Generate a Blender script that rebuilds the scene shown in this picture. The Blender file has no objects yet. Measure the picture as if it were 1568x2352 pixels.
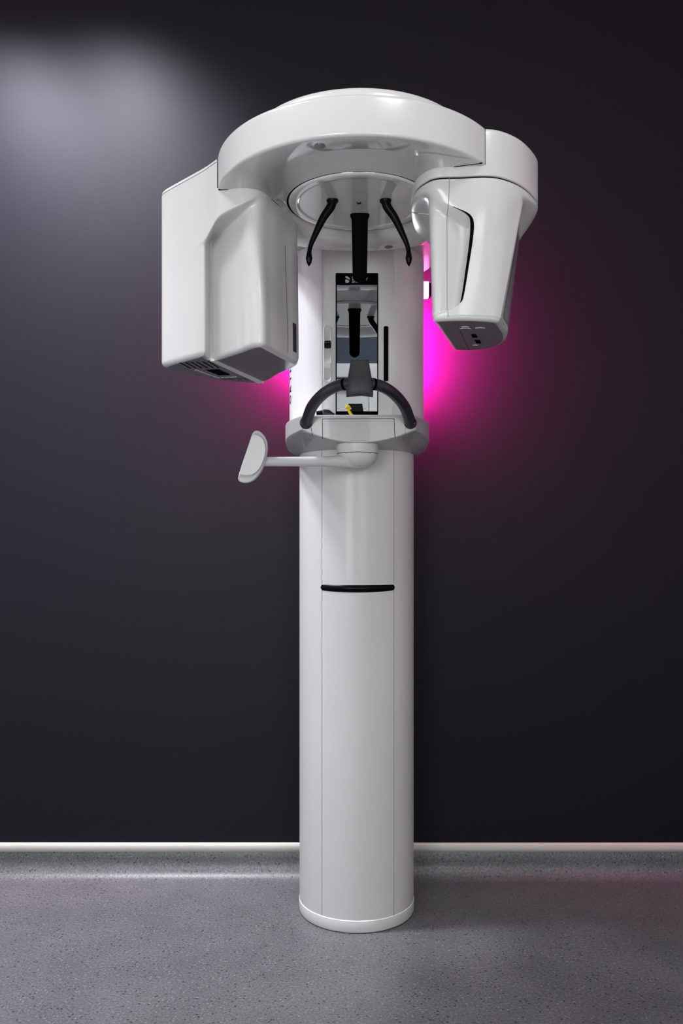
import bpy, math, random
from math import sin, cos, pi, radians, sqrt
from mathutils import Vector, Matrix

# ------------------------------------------------------------------ scale and camera
S = 0.85            # metres per modelling unit
H = 1.228           # camera height in modelling units; 'rel' heights below are measured from it
F_PX, HOR = 1920.0, 1250.0      # focal length in pixels, horizon row
scene = bpy.context.scene
C = scene.collection

cam_d = bpy.data.cameras.new('camera')
cam = bpy.data.objects.new('camera', cam_d); C.objects.link(cam)
cam.location = (0, 0, H*S); cam.rotation_euler = (pi/2, 0, 0)
cam_d.sensor_fit = 'VERTICAL'; cam_d.sensor_height = 36.0; cam_d.sensor_width = 24.0
cam_d.lens = F_PX/2352*36.0
cam_d.shift_y = (HOR-1176)/2352.0
cam_d.clip_start = 0.02
scene.camera = cam

world = bpy.data.worlds.new('world'); scene.world = world
world.use_nodes = True
world.node_tree.nodes['Background'].inputs[0].default_value = (0.55, 0.65, 0.8, 1)
world.node_tree.nodes['Background'].inputs[1].default_value = 0.3
vs = scene.view_settings
vs.view_transform = 'Standard'; vs.look = 'None'; vs.gamma = 1; vs.use_curve_mapping = False
vs.exposure = 0.0

def area(name, loc, size, power, color, target):
    l = bpy.data.lights.new(name, 'AREA'); l.shape = 'RECTANGLE'; l.size = size[0]*S; l.size_y = size[1]*S
    l.energy = power; l.color = color
    o = bpy.data.objects.new(name, l); C.objects.link(o)
    o.location = Vector(loc)*S
    d = Vector(target)-Vector(loc)
    o.rotation_euler = d.to_track_quat('-Z', 'Y').to_euler()
    return o

CEIL = 3.36; YB = -0.9; YW = 3.09; XL, XR = -2.1, 2.1
# frontal fill from two added rear windows, the ceiling panels, and the downlight by the wall
area('window_daylight', (-0.92, YB+0.10, 1.62), (0.9, 1.3), 25, (0.99, 0.99, 1.0), (0.0, 2.4, 1.65))
area('ceiling_panel_light', (-1.15, 1.40, CEIL-0.05), (0.6, 0.6), 11, (0.98, 0.985, 1.0), (-1.15, 1.40, 0))
area('ceiling_panel_light', (0.75, 0.45, CEIL-0.05), (0.6, 0.6), 9, (1.0, 0.99, 0.97), (0.75, 0.45, 0))
area('window_daylight', (0.79, YB+0.10, 1.62), (0.9, 1.3), 10, (0.99, 0.99, 1.0), (0.2, 2.4, 1.65))
WASH = ((-1.30, 2.50), (-0.88, 2.50))
for wx, wy in WASH:
    sp = bpy.data.lights.new('wall_washer_beam', 'SPOT'); sp.energy = 215; sp.color = (0.90, 0.91, 1.0)
    sp.spot_size = radians(116); sp.spot_blend = 1.0; sp.shadow_soft_size = 0.10
    spo = bpy.data.objects.new('wall_washer_beam', sp); C.objects.link(spo)
    spo.location = Vector((wx, wy, CEIL-0.07))*S
    spo.rotation_euler = (Vector((wx-0.10, YW, 1.85))-Vector((wx, wy, CEIL-0.07))).to_track_quat('-Z', 'Y').to_euler()

# ------------------------------------------------------------------ materials
def mat(name, col, rough=0.5, metal=0.0, coat=0.0, emit=None, estr=0, spec=0.5):
    m = bpy.data.materials.new(name); m.use_nodes = True
    b = m.node_tree.nodes['Principled BSDF']
    b.inputs['Base Color'].default_value = (*col, 1); b.inputs['Roughness'].default_value = rough
    b.inputs['Metallic'].default_value = metal; b.inputs['Coat Weight'].default_value = coat
    b.inputs['Specular IOR Level'].default_value = spec
    b.inputs['Coat Roughness'].default_value = 0.04
    if emit:
        b.inputs['Emission Color'].default_value = (*emit, 1); b.inputs['Emission Strength'].default_value = estr
    return m
def noise_var(m, scale, amount, bump=0.0, dist=0.001, detail=3):
    nt = m.node_tree; b = nt.nodes['Principled BSDF']
    tc = nt.nodes.new('ShaderNodeTexCoord'); n = nt.nodes.new('ShaderNodeTexNoise')
    n.inputs['Scale'].default_value = scale; n.inputs['Detail'].default_value = detail
    nt.links.new(tc.outputs['Object'], n.inputs['Vector'])
    base = b.inputs['Base Color'].default_value[:]
    r = nt.nodes.new('ShaderNodeValToRGB')
    r.color_ramp.elements[0].position = 0.3; r.color_ramp.elements[1].position = 0.7
    r.color_ramp.elements[0].color = (*[c*(1-amount) for c in base[:3]], 1)
    r.color_ramp.elements[1].color = (*[min(1, c*(1+amount)) for c in base[:3]], 1)
    nt.links.new(n.outputs['Fac'], r.inputs['Fac']); nt.links.new(r.outputs['Color'], b.inputs['Base Color'])
    if bump:
        bp = nt.nodes.new('ShaderNodeBump'); bp.inputs['Strength'].default_value = bump; bp.inputs['Distance'].default_value = dist
        nt.links.new(n.outputs['Fac'], bp.inputs['Height']); nt.links.new(bp.outputs['Normal'], b.inputs['Normal'])
    return m

WHITE = noise_var(mat('white_lacquer', (0.66, 0.66, 0.65), 0.22, coat=0.45), 6, 0.015)
GLOSSW = noise_var(mat('gloss_white_lacquer', (0.575, 0.575, 0.565), 0.10, coat=0.6), 6, 0.012)
SATINW = noise_var(mat('satin_white_lacquer', (0.565, 0.565, 0.555), 0.25, coat=0.15), 6, 0.012)
COLW = noise_var(mat('column_lacquer', (0.53, 0.535, 0.53), 0.5, coat=0.12), 6, 0.015)
WARMW = noise_var(mat('carriage_plastic', (0.68, 0.672, 0.668), 0.3, coat=0.3), 6, 0.01)
SHELFW = noise_var(mat('shelf_plastic', (0.38, 0.38, 0.38), 0.35, coat=0.2), 60, 0.02)
SEAM = noise_var(mat('seam_shadow_gap', (0.05, 0.05, 0.055), 0.7), 20, 0.1)
SOFTSEAM = noise_var(mat('fine_seam', (0.22, 0.22, 0.23), 0.6), 20, 0.1)
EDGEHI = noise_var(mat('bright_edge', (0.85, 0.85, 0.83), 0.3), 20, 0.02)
BLACK = noise_var(mat('black_plastic', (0.002, 0.002, 0.003), 0.3, spec=0.08), 30, 0.1)
MATTEBLACK = noise_var(mat('matte_black', (0.0015, 0.0015, 0.002), 0.8, spec=0.03), 30, 0.1)
RUBBER = noise_var(mat('dark_grey_rubber', (0.020, 0.021, 0.025), 0.33), 300, 0.12, 0.15, 0.0005)
PADRUB = noise_var(mat('pad_rubber', (0.034, 0.034, 0.038), 0.55, spec=0.3), 300, 0.1, 0.1, 0.0005)
MIRROR = noise_var(mat('mirror_glass', (0.80, 0.83, 0.84), 0.012, metal=1.0), 2, 0.005)
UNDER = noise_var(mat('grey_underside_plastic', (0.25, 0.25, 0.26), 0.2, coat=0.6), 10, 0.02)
SIDEP = noise_var(mat('glossy_grey_panel', (0.42, 0.42, 0.44), 0.12, coat=0.6), 10, 0.02)
YELLOW = noise_var(mat('yellow_plastic', (0.85, 0.62, 0.01), 0.35), 40, 0.05)
SILVER = noise_var(mat('silver_print', (0.45, 0.43, 0.44), 0.4), 40, 0.05)
INK = noise_var(mat('dark_print', (0.03, 0.015, 0.025), 0.5), 40, 0.05)
DIMGLASS = noise_var(mat('dark_sensor_glass', (0.05, 0.045, 0.06), 0.1), 40, 0.05)
PINKLED = mat('magenta_led', (0.9, 0.6, 0.9), 0.4, emit=(1.0, 0.30, 0.85), estr=6)
STRIPLED = mat('magenta_led_strip', (0.9, 0.6, 0.9), 0.4, emit=(1.0, 0.008, 0.30), estr=2000)
DOORW = noise_var(mat('door_white_paint', (0.72, 0.75, 0.76), 0.4), 5, 0.02)
FRAMEW = noise_var(mat('door_frame_paint', (0.80, 0.82, 0.82), 0.35), 5, 0.02)
PANEL = mat('ceiling_panel_glow', (0.9, 0.9, 0.9), 0.5, emit=(1, 0.985, 0.96), estr=4)
FILLPANE = mat('daylit_window_glass', (0.8, 0.85, 0.9), 0.2, emit=(0.93, 0.97, 1.0), estr=2.0)  # glowing pane of the added fill windows
CEILM = noise_var(mat('ceiling_paint', (0.75, 0.75, 0.75), 0.8), 8, 0.02)
TRIMM = noise_var(mat('cream_trim_plastic', (0.62, 0.59, 0.54), 0.35), 12, 0.03)

def wall_material(name, col):
    m = mat(name, col, 0.5, spec=0.12); nt = m.node_tree; b = nt.nodes['Principled BSDF']
    tc = nt.nodes.new('ShaderNodeTexCoord')
    mp = nt.nodes.new('ShaderNodeMapping'); mp.inputs['Scale'].default_value = (1, 1, 1)
    nt.links.new(tc.outputs['Object'], mp.inputs['Vector'])
    n = nt.nodes.new('ShaderNodeTexNoise'); n.inputs['Scale'].default_value = 420; n.inputs['Detail'].default_value = 2
    nt.links.new(mp.outputs['Vector'], n.inputs['Vector'])
    r = nt.nodes.new('ShaderNodeValToRGB')
    r.color_ramp.elements[0].color = (*[c*0.82 for c in col], 1); r.color_ramp.elements[1].color = (*[c*1.2 for c in col], 1)
    r.color_ramp.elements[0].position = 0.3; r.color_ramp.elements[1].position = 0.7
    nt.links.new(n.outputs['Fac'], r.inputs['Fac']); nt.links.new(r.outputs['Color'], b.inputs['Base Color'])
    bp = nt.nodes.new('ShaderNodeBump'); bp.inputs['Strength'].default_value = 0.12; bp.inputs['Distance'].default_value = 0.0006
    nt.links.new(n.outputs['Fac'], bp.inputs['Height']); nt.links.new(bp.outputs['Normal'], b.inputs['Normal'])
    return m
WALLM = wall_material('dark_wall_vinyl', (0.0088, 0.0087, 0.0126))
SIDEWALLM = wall_material('pale_grey_wall', (0.60, 0.61, 0.62))
BACKWALLM = wall_material('slate_blue_wall', (0.075, 0.095, 0.13))

def floor_material():
    m = mat('speckled_grey_vinyl', (0.1, 0.1, 0.1), 0.42); nt = m.node_tree; b = nt.nodes['Principled BSDF']
    tc = nt.nodes.new('ShaderNodeTexCoord')
    n1 = nt.nodes.new('ShaderNodeTexNoise'); n1.inputs['Scale'].default_value = 7; n1.inputs['Detail'].default_value = 4
    n2 = nt.nodes.new('ShaderNodeTexNoise'); n2.inputs['Scale'].default_value = 170; n2.inputs['Detail'].default_value = 3; n2.inputs['Roughness'].default_value = 0.7
    v = nt.nodes.new('ShaderNodeTexVoronoi'); v.inputs['Scale'].default_value = 120
    v2 = nt.nodes.new('ShaderNodeTexVoronoi'); v2.inputs['Scale'].default_value = 95
    for t in (n1, n2, v): nt.links.new(tc.outputs['Object'], t.inputs['Vector'])
    mp = nt.nodes.new('ShaderNodeMapping'); mp.inputs['Location'].default_value = (3.3, 7.7, 1.1)
    nt.links.new(tc.outputs['Object'], mp.inputs['Vector']); nt.links.new(mp.outputs['Vector'], v2.inputs['Vector'])
    def ramp(src, p0, c0, p1, c1):
        r = nt.nodes.new('ShaderNodeValToRGB')
        r.color_ramp.elements[0].position = p0; r.color_ramp.elements[1].position = p1
        r.color_ramp.elements[0].color = (*c0, 1); r.color_ramp.elements[1].color = (*c1, 1)
        nt.links.new(src, r.inputs['Fac']); return r
    base = ramp(n1.outputs['Fac'], 0.3, (0.108, 0.110, 0.116), 0.7, (0.132, 0.132, 0.138))
    fine = ramp(n2.outputs['Fac'], 0.33, (0.62, 0.62, 0.62), 0.67, (1.38, 1.38, 1.38))
    mul = nt.nodes.new('ShaderNodeMix'); mul.data_type = 'RGBA'; mul.blend_type = 'MULTIPLY'; mul.inputs[0].default_value = 1
    nt.links.new(base.outputs['Color'], mul.inputs[6]); nt.links.new(fine.outputs['Color'], mul.inputs[7])
    # light flecks and dark flecks
    lf = ramp(v.outputs['Distance'], 0.22, (1, 1, 1), 0.34, (0, 0, 0))
    sel = ramp(v.outputs['Color'], 0.70, (0, 0, 0), 0.74, (1, 1, 1))
    mm = nt.nodes.new('ShaderNodeMath'); mm.operation = 'MULTIPLY'
    nt.links.new(lf.outputs['Color'], mm.inputs[0]); nt.links.new(sel.outputs['Color'], mm.inputs[1])
    mx = nt.nodes.new('ShaderNodeMix'); mx.data_type = 'RGBA'
    nt.links.new(mm.outputs[0], mx.inputs[0]); nt.links.new(mul.outputs[2], mx.inputs[6]); mx.inputs[7].default_value = (0.20, 0.205, 0.21, 1)
    df = ramp(v2.outputs['Distance'], 0.2, (1, 1, 1), 0.32, (0, 0, 0))
    sel2 = ramp(v2.outputs['Color'], 0.66, (0, 0, 0), 0.70, (1, 1, 1))
    mm2 = nt.nodes.new('ShaderNodeMath'); mm2.operation = 'MULTIPLY'
    nt.links.new(df.outputs['Color'], mm2.inputs[0]); nt.links.new(sel2.outputs['Color'], mm2.inputs[1])
    mx2 = nt.nodes.new('ShaderNodeMix'); mx2.data_type = 'RGBA'
    nt.links.new(mm2.outputs[0], mx2.inputs[0]); nt.links.new(mx.outputs[2], mx2.inputs[6]); mx2.inputs[7].default_value = (0.035, 0.036, 0.04, 1)
    nt.links.new(mx2.outputs[2], b.inputs['Base Color'])
    return m
FLOORM = floor_material()

# ------------------------------------------------------------------ mesh helpers
class MB:
    """collects geometry in modelling units (absolute z), builds ONE mesh object"""
    def __init__(self): self.v = []; self.f = []; self.mi = []; self.sm = []; self.mats = []
    def m(self, material):
        if material not in self.mats: self.mats.append(material)
        return self.mats.index(material)
    def add(self, verts, faces, material, smooth=True):
        o = len(self.v); k = self.m(material)
        self.v += [tuple(p) for p in verts]
        for f in faces:
            self.f.append([i+o for i in f]); self.mi.append(k); self.sm.append(smooth)
        return self
    def rings(self, rings, material, cap0=True, cap1=True, closed=True, smooth=True):
        n = len(rings[0]); vs_ = [p for r in rings for p in r]; fs = []
        for i in range(len(rings)-1):
            for j in range(n if closed else n-1):
                a = i*n+j; b_ = i*n+(j+1) % n
                fs.append([a, b_, b_+n, a+n])
        self.add(vs_, fs, material, smooth)
        if cap0: self.add(rings[0], [list(range(n))[::-1]], material, False)
        if cap1: self.add(rings[-1], [list(range(n))], material, False)
        return self
    def box(self, x0, x1, y0, y1, z0, z1, material, bev=0.0):
        if bev <= 0:
            v = [(x, y, z) for z in (z0, z1) for (x, y) in ((x0, y0), (x1, y0), (x1, y1), (x0, y1))]
            f = [[3, 2, 1, 0], [4, 5, 6, 7], [0, 1, 5, 4], [1, 2, 6, 5], [2, 3, 7, 6], [3, 0, 4, 7]]
            return self.add(v, f, material, False)
        b = min(bev, (x1-x0)/2.01, (y1-y0)/2.01, (z1-z0)/2.01)
        rs = []
        for k in range(5):
            t = k/4*pi/2; ins = b*(1-sin(t)); z = z0+b*(1-cos(t))
            rs.append(rrect(x0+ins, x1-ins, y0+ins, y1-ins, max(b-ins, 1e-4), z))
        for k in range(5):
            t = k/4*pi/2; ins = b*(1-cos(t)); z = z1-b*(1-sin(t))
            rs.append(rrect(x0+ins, x1-ins, y0+ins, y1-ins, max(b-ins, 1e-4), z))
        return self.rings(rs, material)
    def tube(self, pts, rad, material, n=8, caps=True, flat=None):
        pts = [Vector(p) for p in pts]; N = len(pts); rs = []
        prev = None
        for i, p in enumerate(pts):
            t = (pts[min(i+1, N-1)]-pts[max(i-1, 0)]).normalized()
            if prev is None:
                up = Vector((0, 0, 1)) if abs(t.z) < 0.9 else Vector((0, 1, 0))
                u = t.cross(up).normalized()
            else:
                u = (prev-t*prev.dot(t)).normalized()
            prev = u; w = t.cross(u).normalized()
            r = rad[i] if isinstance(rad, (list, tuple)) else rad
            fu, fw = flat if flat else (1, 1)
            rs.append([p+u*(cos(a)*r*fu)+w*(sin(a)*r*fw) for a in [2*pi*k/n for k in range(n)]])
        return self.rings(rs, material, caps, caps)
    def revolve(self, prof, cx, cy, material, n=96, cap0=True, cap1=True):
        rs = [[(cx+r*cos(2*pi*k/n), cy+r*sin(2*pi*k/n), z) for k in range(n)] for r, z in prof]
        return self.rings(rs, material, cap0, cap1)
    def build(self, name, parent=None, label=None):
        me = bpy.data.meshes.new(name)
        off = parent_world(parent)
        me.from_pydata([(Vector(p)*S) for p in self.v], [], self.f)
        for m_ in self.mats: me.materials.append(m_)
        me.polygons.foreach_set('material_index', self.mi); me.polygons.foreach_set('use_smooth', self.sm)
        me.validate(); me.update()
        o = bpy.data.objects.new(name, me); C.objects.link(o)
        if parent: o.parent = parent; o.location = -off
        if label: o['label'] = label
        return o

def parent_world(p):
    v = Vector((0, 0, 0))
    while p is not None: v += Vector(p.location); p = p.parent
    return v
def rrect(x0, x1, y0, y1, r, z, n=4):
    out = []
    for cx, cy, a0 in ((x1-r, y1-r, 0), (x0+r, y1-r, pi/2), (x0+r, y0+r, pi), (x1-r, y0+r, 3*pi/2)):
        for k in range(n+1):
            a = a0+pi/2*k/n; out.append((cx+r*cos(a), cy+r*sin(a), z))
    return out
def thing(name, label, cat, loc, group=None):
    o = bpy.data.objects.new(name, None); C.objects.link(o); o.location = Vector(loc)*S
    o.empty_display_size = 0.1
    o['label'] = label; o['category'] = cat
    if group: o['group'] = group
    return o
def tag(o, label, cat, group=None):
    o['label'] = label; o['category'] = cat
    if group: o['group'] = group
    return o
def struct(o): o['kind'] = 'structure'; return o
def P(px, py, d):
    """point seen at px,py at real depth d (modelling units)"""
    return Vector(((px-784)/F_PX*d, d, H+(HOR-py)/F_PX*d))
def sstep(t): t = max(0, min(1, t)); return t*t*(3-2*t)
def interp(x, xs, ys):
    if x <= xs[0]: return ys[0]
    for i in range(len(xs)-1):
        if x <= xs[i+1]: return ys[i]+(ys[i+1]-ys[i])*(x-xs[i])/(xs[i+1]-xs[i])
    return ys[-1]
def catmull(pts, n):
    pts = [Vector(p) for p in pts]; P_ = [pts[0]*2-pts[1]]+pts+[pts[-1]*2-pts[-2]]; out = []
    for i in range(1, len(P_)-2):
        for k in range(n):
            t = k/n; a, b, c, d = P_[i-1], P_[i], P_[i+1], P_[i+2]
            out.append(0.5*((2*b)+(c-a)*t+(2*a-5*b+4*c-d)*t*t+(3*b-a-3*c+d)*t**3))
    out.append(pts[-1]); return out
def dense(poly, per, passes, lin=()):
    """closed polygon -> per points on every side, corners rounded by smoothing"""
    out = []; m = len(poly)
    for i in range(m):
        p0, a, b, p3 = (Vector(poly[(i+q) % m]) for q in (-1, 0, 1, 2))
        if i in lin:
            for k in range(per): out.append(a.lerp(b, k/per))
        else:
            L_ = (b-a).length
            t0 = (b-p0).normalized()*min(L_, (a-p0).length*1.6) if (i-1) % m not in lin else (b-a)
            t1 = (p3-a).normalized()*min(L_, (p3-b).length*1.6) if (i+1) % m not in lin else (b-a)
            for k in range(per):
                t = k/per
                out.append((2*t**3-3*t*t+1)*a+(t**3-2*t*t+t)*t0+(-2*t**3+3*t*t)*b+(t**3-t*t)*t1)
    for _ in range(passes):
        n = len(out); out = [(out[i-1]+out[i]*2+out[(i+1) % n])/4 for i in range(n)]
    return out

# ------------------------------------------------------------------ the room
b = MB(); b.box(XL, XR, YW, YW+0.1, 0.0, CEIL, WALLM); struct(b.build('wall_front'))
b = MB(); b.box(XL-0.1, XL, YB, YW+0.1, 0, CEIL, SIDEWALLM); struct(b.build('wall_left'))
b = MB(); b.box(XR, XR+0.1, YB, YW+0.1, 0, CEIL, SIDEWALLM); struct(b.build('wall_right'))
b = MB(); b.box(XL-0.1, XR+0.1, YB-0.1, YW+0.1, CEIL, CEIL+0.1, CEILM); struct(b.build('ceiling'))
b = MB(); b.box(XL-0.1, XR+0.1, YB-0.1, YW+0.1, -0.1, 0, FLOORM); struct(b.build('floor'))
# rear wall with openings for the two added fill windows
WX0, WX1, WZ0, WZ1 = -1.40, -0.45, 0.95, 2.30
DX0, DX1, DZ = -0.36, 0.20, 2.445
VX0, VX1 = 0.32, 1.26
b = MB()
for (x0, x1, z0, z1) in ((XL, WX0, 0, CEIL), (WX1, VX0, 0, CEIL), (VX1, XR, 0, CEIL), (WX0, WX1, 0, WZ0), (WX0, WX1, WZ1, CEIL), (VX0, VX1, 0, WZ0), (VX0, VX1, WZ1, CEIL)):
    b.box(x0, x1, YB-0.1, YB, z0, z1, BACKWALLM)
struct(b.build('wall_back'))
for n_, (wa, wb) in enumerate(((WX0, WX1), (VX0, VX1))):
    b = MB(); b.box(wa, wb, YB-0.07, YB-0.055, WZ0, WZ1, FILLPANE); w = struct(b.build('window_%d' % (n_+1)))  # added glowing panes, out of view, brightening the machine from the front
    b = MB(); wm = (wa+wb)/2
    for (x0, x1, z0, z1) in ((wa, wa+.05, WZ0, WZ1), (wb-.05, wb, WZ0, WZ1), (wa+.05, wb-.05, WZ0, WZ0+.05), (wa+.05, wb-.05, WZ1-.05, WZ1), (wm-.02, wm+.02, WZ0+.05, WZ1-.05)):
        b.box(x0, x1, YB-0.055, YB-0.02, z0, z1, FRAMEW)
    b.build('window_frame', w)
# rear door, seen in the mirror
b = MB(); b.box(DX0, DX1, YB+0.002, YB+0.035, 0.004, DZ-0.01, DOORW, 0.004); d = struct(b.build('door_1'))
b = MB()
b.box(DX0-0.085, DX0-0.002, YB, YB+0.055, 0, DZ+0.10, FRAMEW, 0.005)
b.box(DX1+0.002, DX1+0.085, YB, YB+0.055, 0, DZ+0.10, FRAMEW, 0.005)
b.box(DX0-0.085, DX1+0.085, YB, YB+0.058, DZ, DZ+0.10, FRAMEW, 0.005)
b.build('door_frame', d)
b = MB(); b.box(-0.12, DX1-0.03, YB+0.036, YB+0.085, DZ-0.085, DZ-0.035, SILVER, 0.008)
b.build('door_closer', d)
b = MB(); b.tube([(DX0+.06, YB+.036, 1.15), (DX0+.06, YB+.09, 1.15), (DX0+.18, YB+.09, 1.15)], 0.010, SILVER, 10)
b.build('door_handle', d)

# coved skirting of the same vinyl as the floor
def cove(name, p0, p1, inward):
    r = 0.055; prof = [(0.0, 0.108), (0.004, 0.105), (0.004, r)]
    for k in range(1, 9):
        a = pi/2*k/8; prof.append((0.004+r*(1-cos(a)), r*(1-sin(a))))
    prof[-1] = (0.059, 0.0004); prof += [(0.080, 0.0002)]
    p0 = Vector(p0); p1 = Vector(p1); iv = Vector(inward)
    bb = MB(); A = [p0+iv*a+Vector((0, 0, z)) for a, z in prof]; B = [p1+iv*a+Vector((0, 0, z)) for a, z in prof]
    bb.rings([A, B], FLOORM, False, False, closed=False)
    return struct(bb.build(name))
cove('baseboard_front', (XL, YW, 0), (XR, YW, 0), (0, -1, 0))
cove('baseboard_left', (XL, YB, 0), (XL, YW, 0), (1, 0, 0))
cove('baseboard_right', (XR, YW, 0), (XR, YB, 0), (-1, 0, 0))
# cream cap strip above the skirting
def cap_strip(name, p0, p1, inward):
    prof = [(0, 0.126), (0.006, 0.127), (0.010, 0.124), (0.0125, 0.117), (0.0125, 0.106), (0.010, 0.099), (0.006, 0.0965), (0.0055, 0.093), (0, 0.093)]
    p0 = Vector(p0); p1 = Vector(p1); iv = Vector(inward)
    bb = MB(); A = [p0+iv*a+Vector((0, 0, z)) for a, z in prof]; B = [p1+iv*a+Vector((0, 0, z)) for a, z in prof]
    bb.rings([A, B], TRIMM, True, True)
    return struct(bb.build(name))
cap_strip('trim_1', (XL, YW, 0), (XR, YW, 0), (0, -1, 0))
cap_strip('trim_2', (XL, YB, 0), (XL, YW, 0), (1, 0, 0))
cap_strip('trim_3', (XR, YW, 0), (XR, YB, 0), (-1, 0, 0))

# ceiling lights
for x, y, hw in ((-1.15, 1.40, 0.30), (0.75, 0.45, 0.30), (-1.30, 2.50, 0.09), (-0.88, 2.50, 0.09)):
    where = {-1.15: 'large square ceiling panel light on the left side of the room', 0.75: 'large square ceiling panel light on the right side of the room',
             -1.30: 'small square ceiling washer light nearer the left wall', -0.88: 'small square ceiling washer light nearer the x-ray machine'}[x]
    t = thing('ceiling_light', where, 'light', (x, y, CEIL-0.03), 'small ceiling washer lights' if y > 2 else 'large ceiling panel lights')
    b = MB(); b.box(x-hw-.02, x+hw+.02, y-hw-.02, y+hw+.02, CEIL-0.03, CEIL-0.001, FRAMEW, 0.006); b.build('frame', t)
    b = MB(); b.box(x-hw, x+hw, y-hw, y+hw, CEIL-0.036, CEIL-0.028, PANEL); b.build('diffuser', t)
# ------------------------------------------------------------------ the x-ray machine
CX, CY = 0.0508, 2.827
AX, AY = 0.0435, 2.109           # rotation axis of the rotor
ZR = H+0.860                     # underside of the rotor
machine = thing('panoramic_xray_machine', 'white dental x-ray machine on a round column against the dark wall', 'medical machine', (CX, CY, 0))

# --- column
R = 0.1925
def cyl_pt(r, th, z): return (CX+r*sin(th), CY-r*cos(th), z)      # th=0 faces the camera
b = MB()
zt = H+0.302
b.revolve([(R, 0.037), (R, zt)], CX, CY, COLW, 160, False, True)
for th in (-radians(36.2), radians(37.2)):
    b.tube([cyl_pt(R-0.0004, th, 0.040), cyl_pt(R-0.0004, th, zt-0.002)], 0.0011, SOFTSEAM, 6)
col = b.build('column', machine)
b = MB(); RB = R+0.0012
b.revolve([(RB-0.004, 0.0005), (RB-0.001, 0.003), (RB, 0.006), (RB, 0.0385), (RB-0.0016, 0.0412), (R-0.002, 0.0416)], CX, CY, COLW, 160)
b.revolve([(RB+0.0002, 0.0390), (RB-0.0010, 0.0414), (RB-0.0022, 0.0412)], CX, CY, EDGEHI, 160, False, False)  # brighter line painted as the highlight on the ring's top edge
b.revolve([(RB-0.001, 0.0001), (RB-0.001, 0.003)], CX, CY, SEAM, 96, False, False)
b.build('base_ring', machine)
# handle slot in the column
b = MB(); rs = []; NN = 60; T0, T1 = -radians(37.6), radians(38.4)
zc = H-(1350-HOR)/F_PX*2.65
for j in range(NN+1):
    u = j/NN; th = T0+(T1-T0)*u; s_ = abs(2*u-1)
    endr = 0.0105; arc = (1-s_)*(T1-T0)/2*R
    k = sqrt(max(0, 1-(1-min(1, arc/endr))**2))
    zt_, zb_ = zc+0.0095*k, zc-(0.0095+0.0052*(1-s_*s_))*k
    rs.append([cyl_pt(R-0.004, th, zt_), cyl_pt(R+0.0009, th, zt_-0.0006*k), cyl_pt(R+0.0009, th, zb_+0.0006*k), cyl_pt(R-0.004, th, zb_)])
b.rings(rs, BLACK, True, True, closed=False, smooth=True); b.build('grip_slot', machine, 'black horizontal grip slot across the column')

# --- carriage (moving sleeve)
R2 = 0.2262; ZC0, ZC1 = H+0.36, H+0.90
fl = 0.115; DF = CY-sqrt(R2*R2-fl*fl)
def carr_ring(r, z, flat=True):
    out = []
    for k in range(160):
        a = 2*pi*k/160; x = r*sin(a); y = -r*cos(a)
        if flat and y < -(CY-DF)*r/R2: y = -(CY-DF)*r/R2-0.004*(1-(x/fl)**2)
        y = min(y, 0.125)
        out.append((CX+x, CY+y, z))
    return out[::-1]
b = MB()
rg = [carr_ring(R2, z) for z in (ZC0, H+0.6, H+0.955)]
for k in range(1, 9):                                   # flares out to the arm
    t = k/8; rg.append(carr_ring(R2+0.020*t, H+0.955+0.050*t, True))
b.rings([r_[::-1] for r_ in rg], WARMW, True, True)
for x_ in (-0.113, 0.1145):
    b.tube([(CX+x_, DF-0.0002, H+0.39), (CX+x_, DF-0.0002, H+0.95)], 0.0007, EDGEHI, 6)  # thin bright lines painted as highlights along the carriage facets
carriage = b.build('carriage', machine)
FRONT = DF-0.0045
def fx(px, d=FRONT): return (px-784)/F_PX*d
def fz(py, d=FRONT): return H+(HOR-py)/F_PX*d
# mirror
mf = MB()
dm = FRONT-0.006
x0, x1, z0, z1 = fx(770.5), fx(868), fz(956), fz(628)
mf.box(x0, x1, dm, FRONT+0.01, z0, z1, MATTEBLACK, 0.003)
mfo = mf.build('mirror_frame', carriage, 'black frame of the mirror')
mm = MB(); mm.box(fx(773.2), fx(865.6), dm-0.0012, dm+0.001, fz(945.5), fz(656), MIRROR); mm.build('mirror', carriage, 'tall narrow mirror')
# silver emblem and lettering on the frame
def poly_plate(bb, pts, d, material, th=0.0006):
    n = len(pts)
    A = [(x, d-th, z) for x, z in pts]; B = [(x, d, z) for x, z in pts]
    bb.rings([B, A], material, False, True, smooth=False)
em = MB()
def pxs(l): return [(fx(a), fz(c)) for a, c in l]
poly_plate(em, pxs([(792.4, 636), (797, 636.2), (800.5, 638), (803, 641), (804, 644.6), (801, 642.6), (797, 641.6), (793.6, 640.2)][::-1]), dm-0.0001, SILVER)
poly_plate(em, pxs([(792.4, 643.2), (797, 644), (800.5, 645), (801.8, 647.4), (800.8, 650), (798.6, 651), (793, 650.8)][::-1]), dm-0.0001, SILVER)
em.build('emblem', carriage, 'silver two-leaf emblem on the black mirror frame')
def text_mesh(txt, size, bold=0.0):
    cu = bpy.data.curves.new('t', 'FONT'); cu.body = txt; cu.size = size; cu.extrude = 0; cu.resolution_u = 3; cu.offset = bold
    o = bpy.data.objects.new('t', cu); C.objects.link(o)
    dg = bpy.context.evaluated_depsgraph_get(); dg.update()
    me = bpy.data.meshes.new_from_object(o.evaluated_get(dg))
    v = [tuple(p.co) for p in me.vertices]; f = [list(p.vertices) for p in me.polygons]
    bpy.data.objects.remove(o); bpy.data.curves.remove(cu); bpy.data.meshes.remove(me)
    return v, f
tx = MB()
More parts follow.
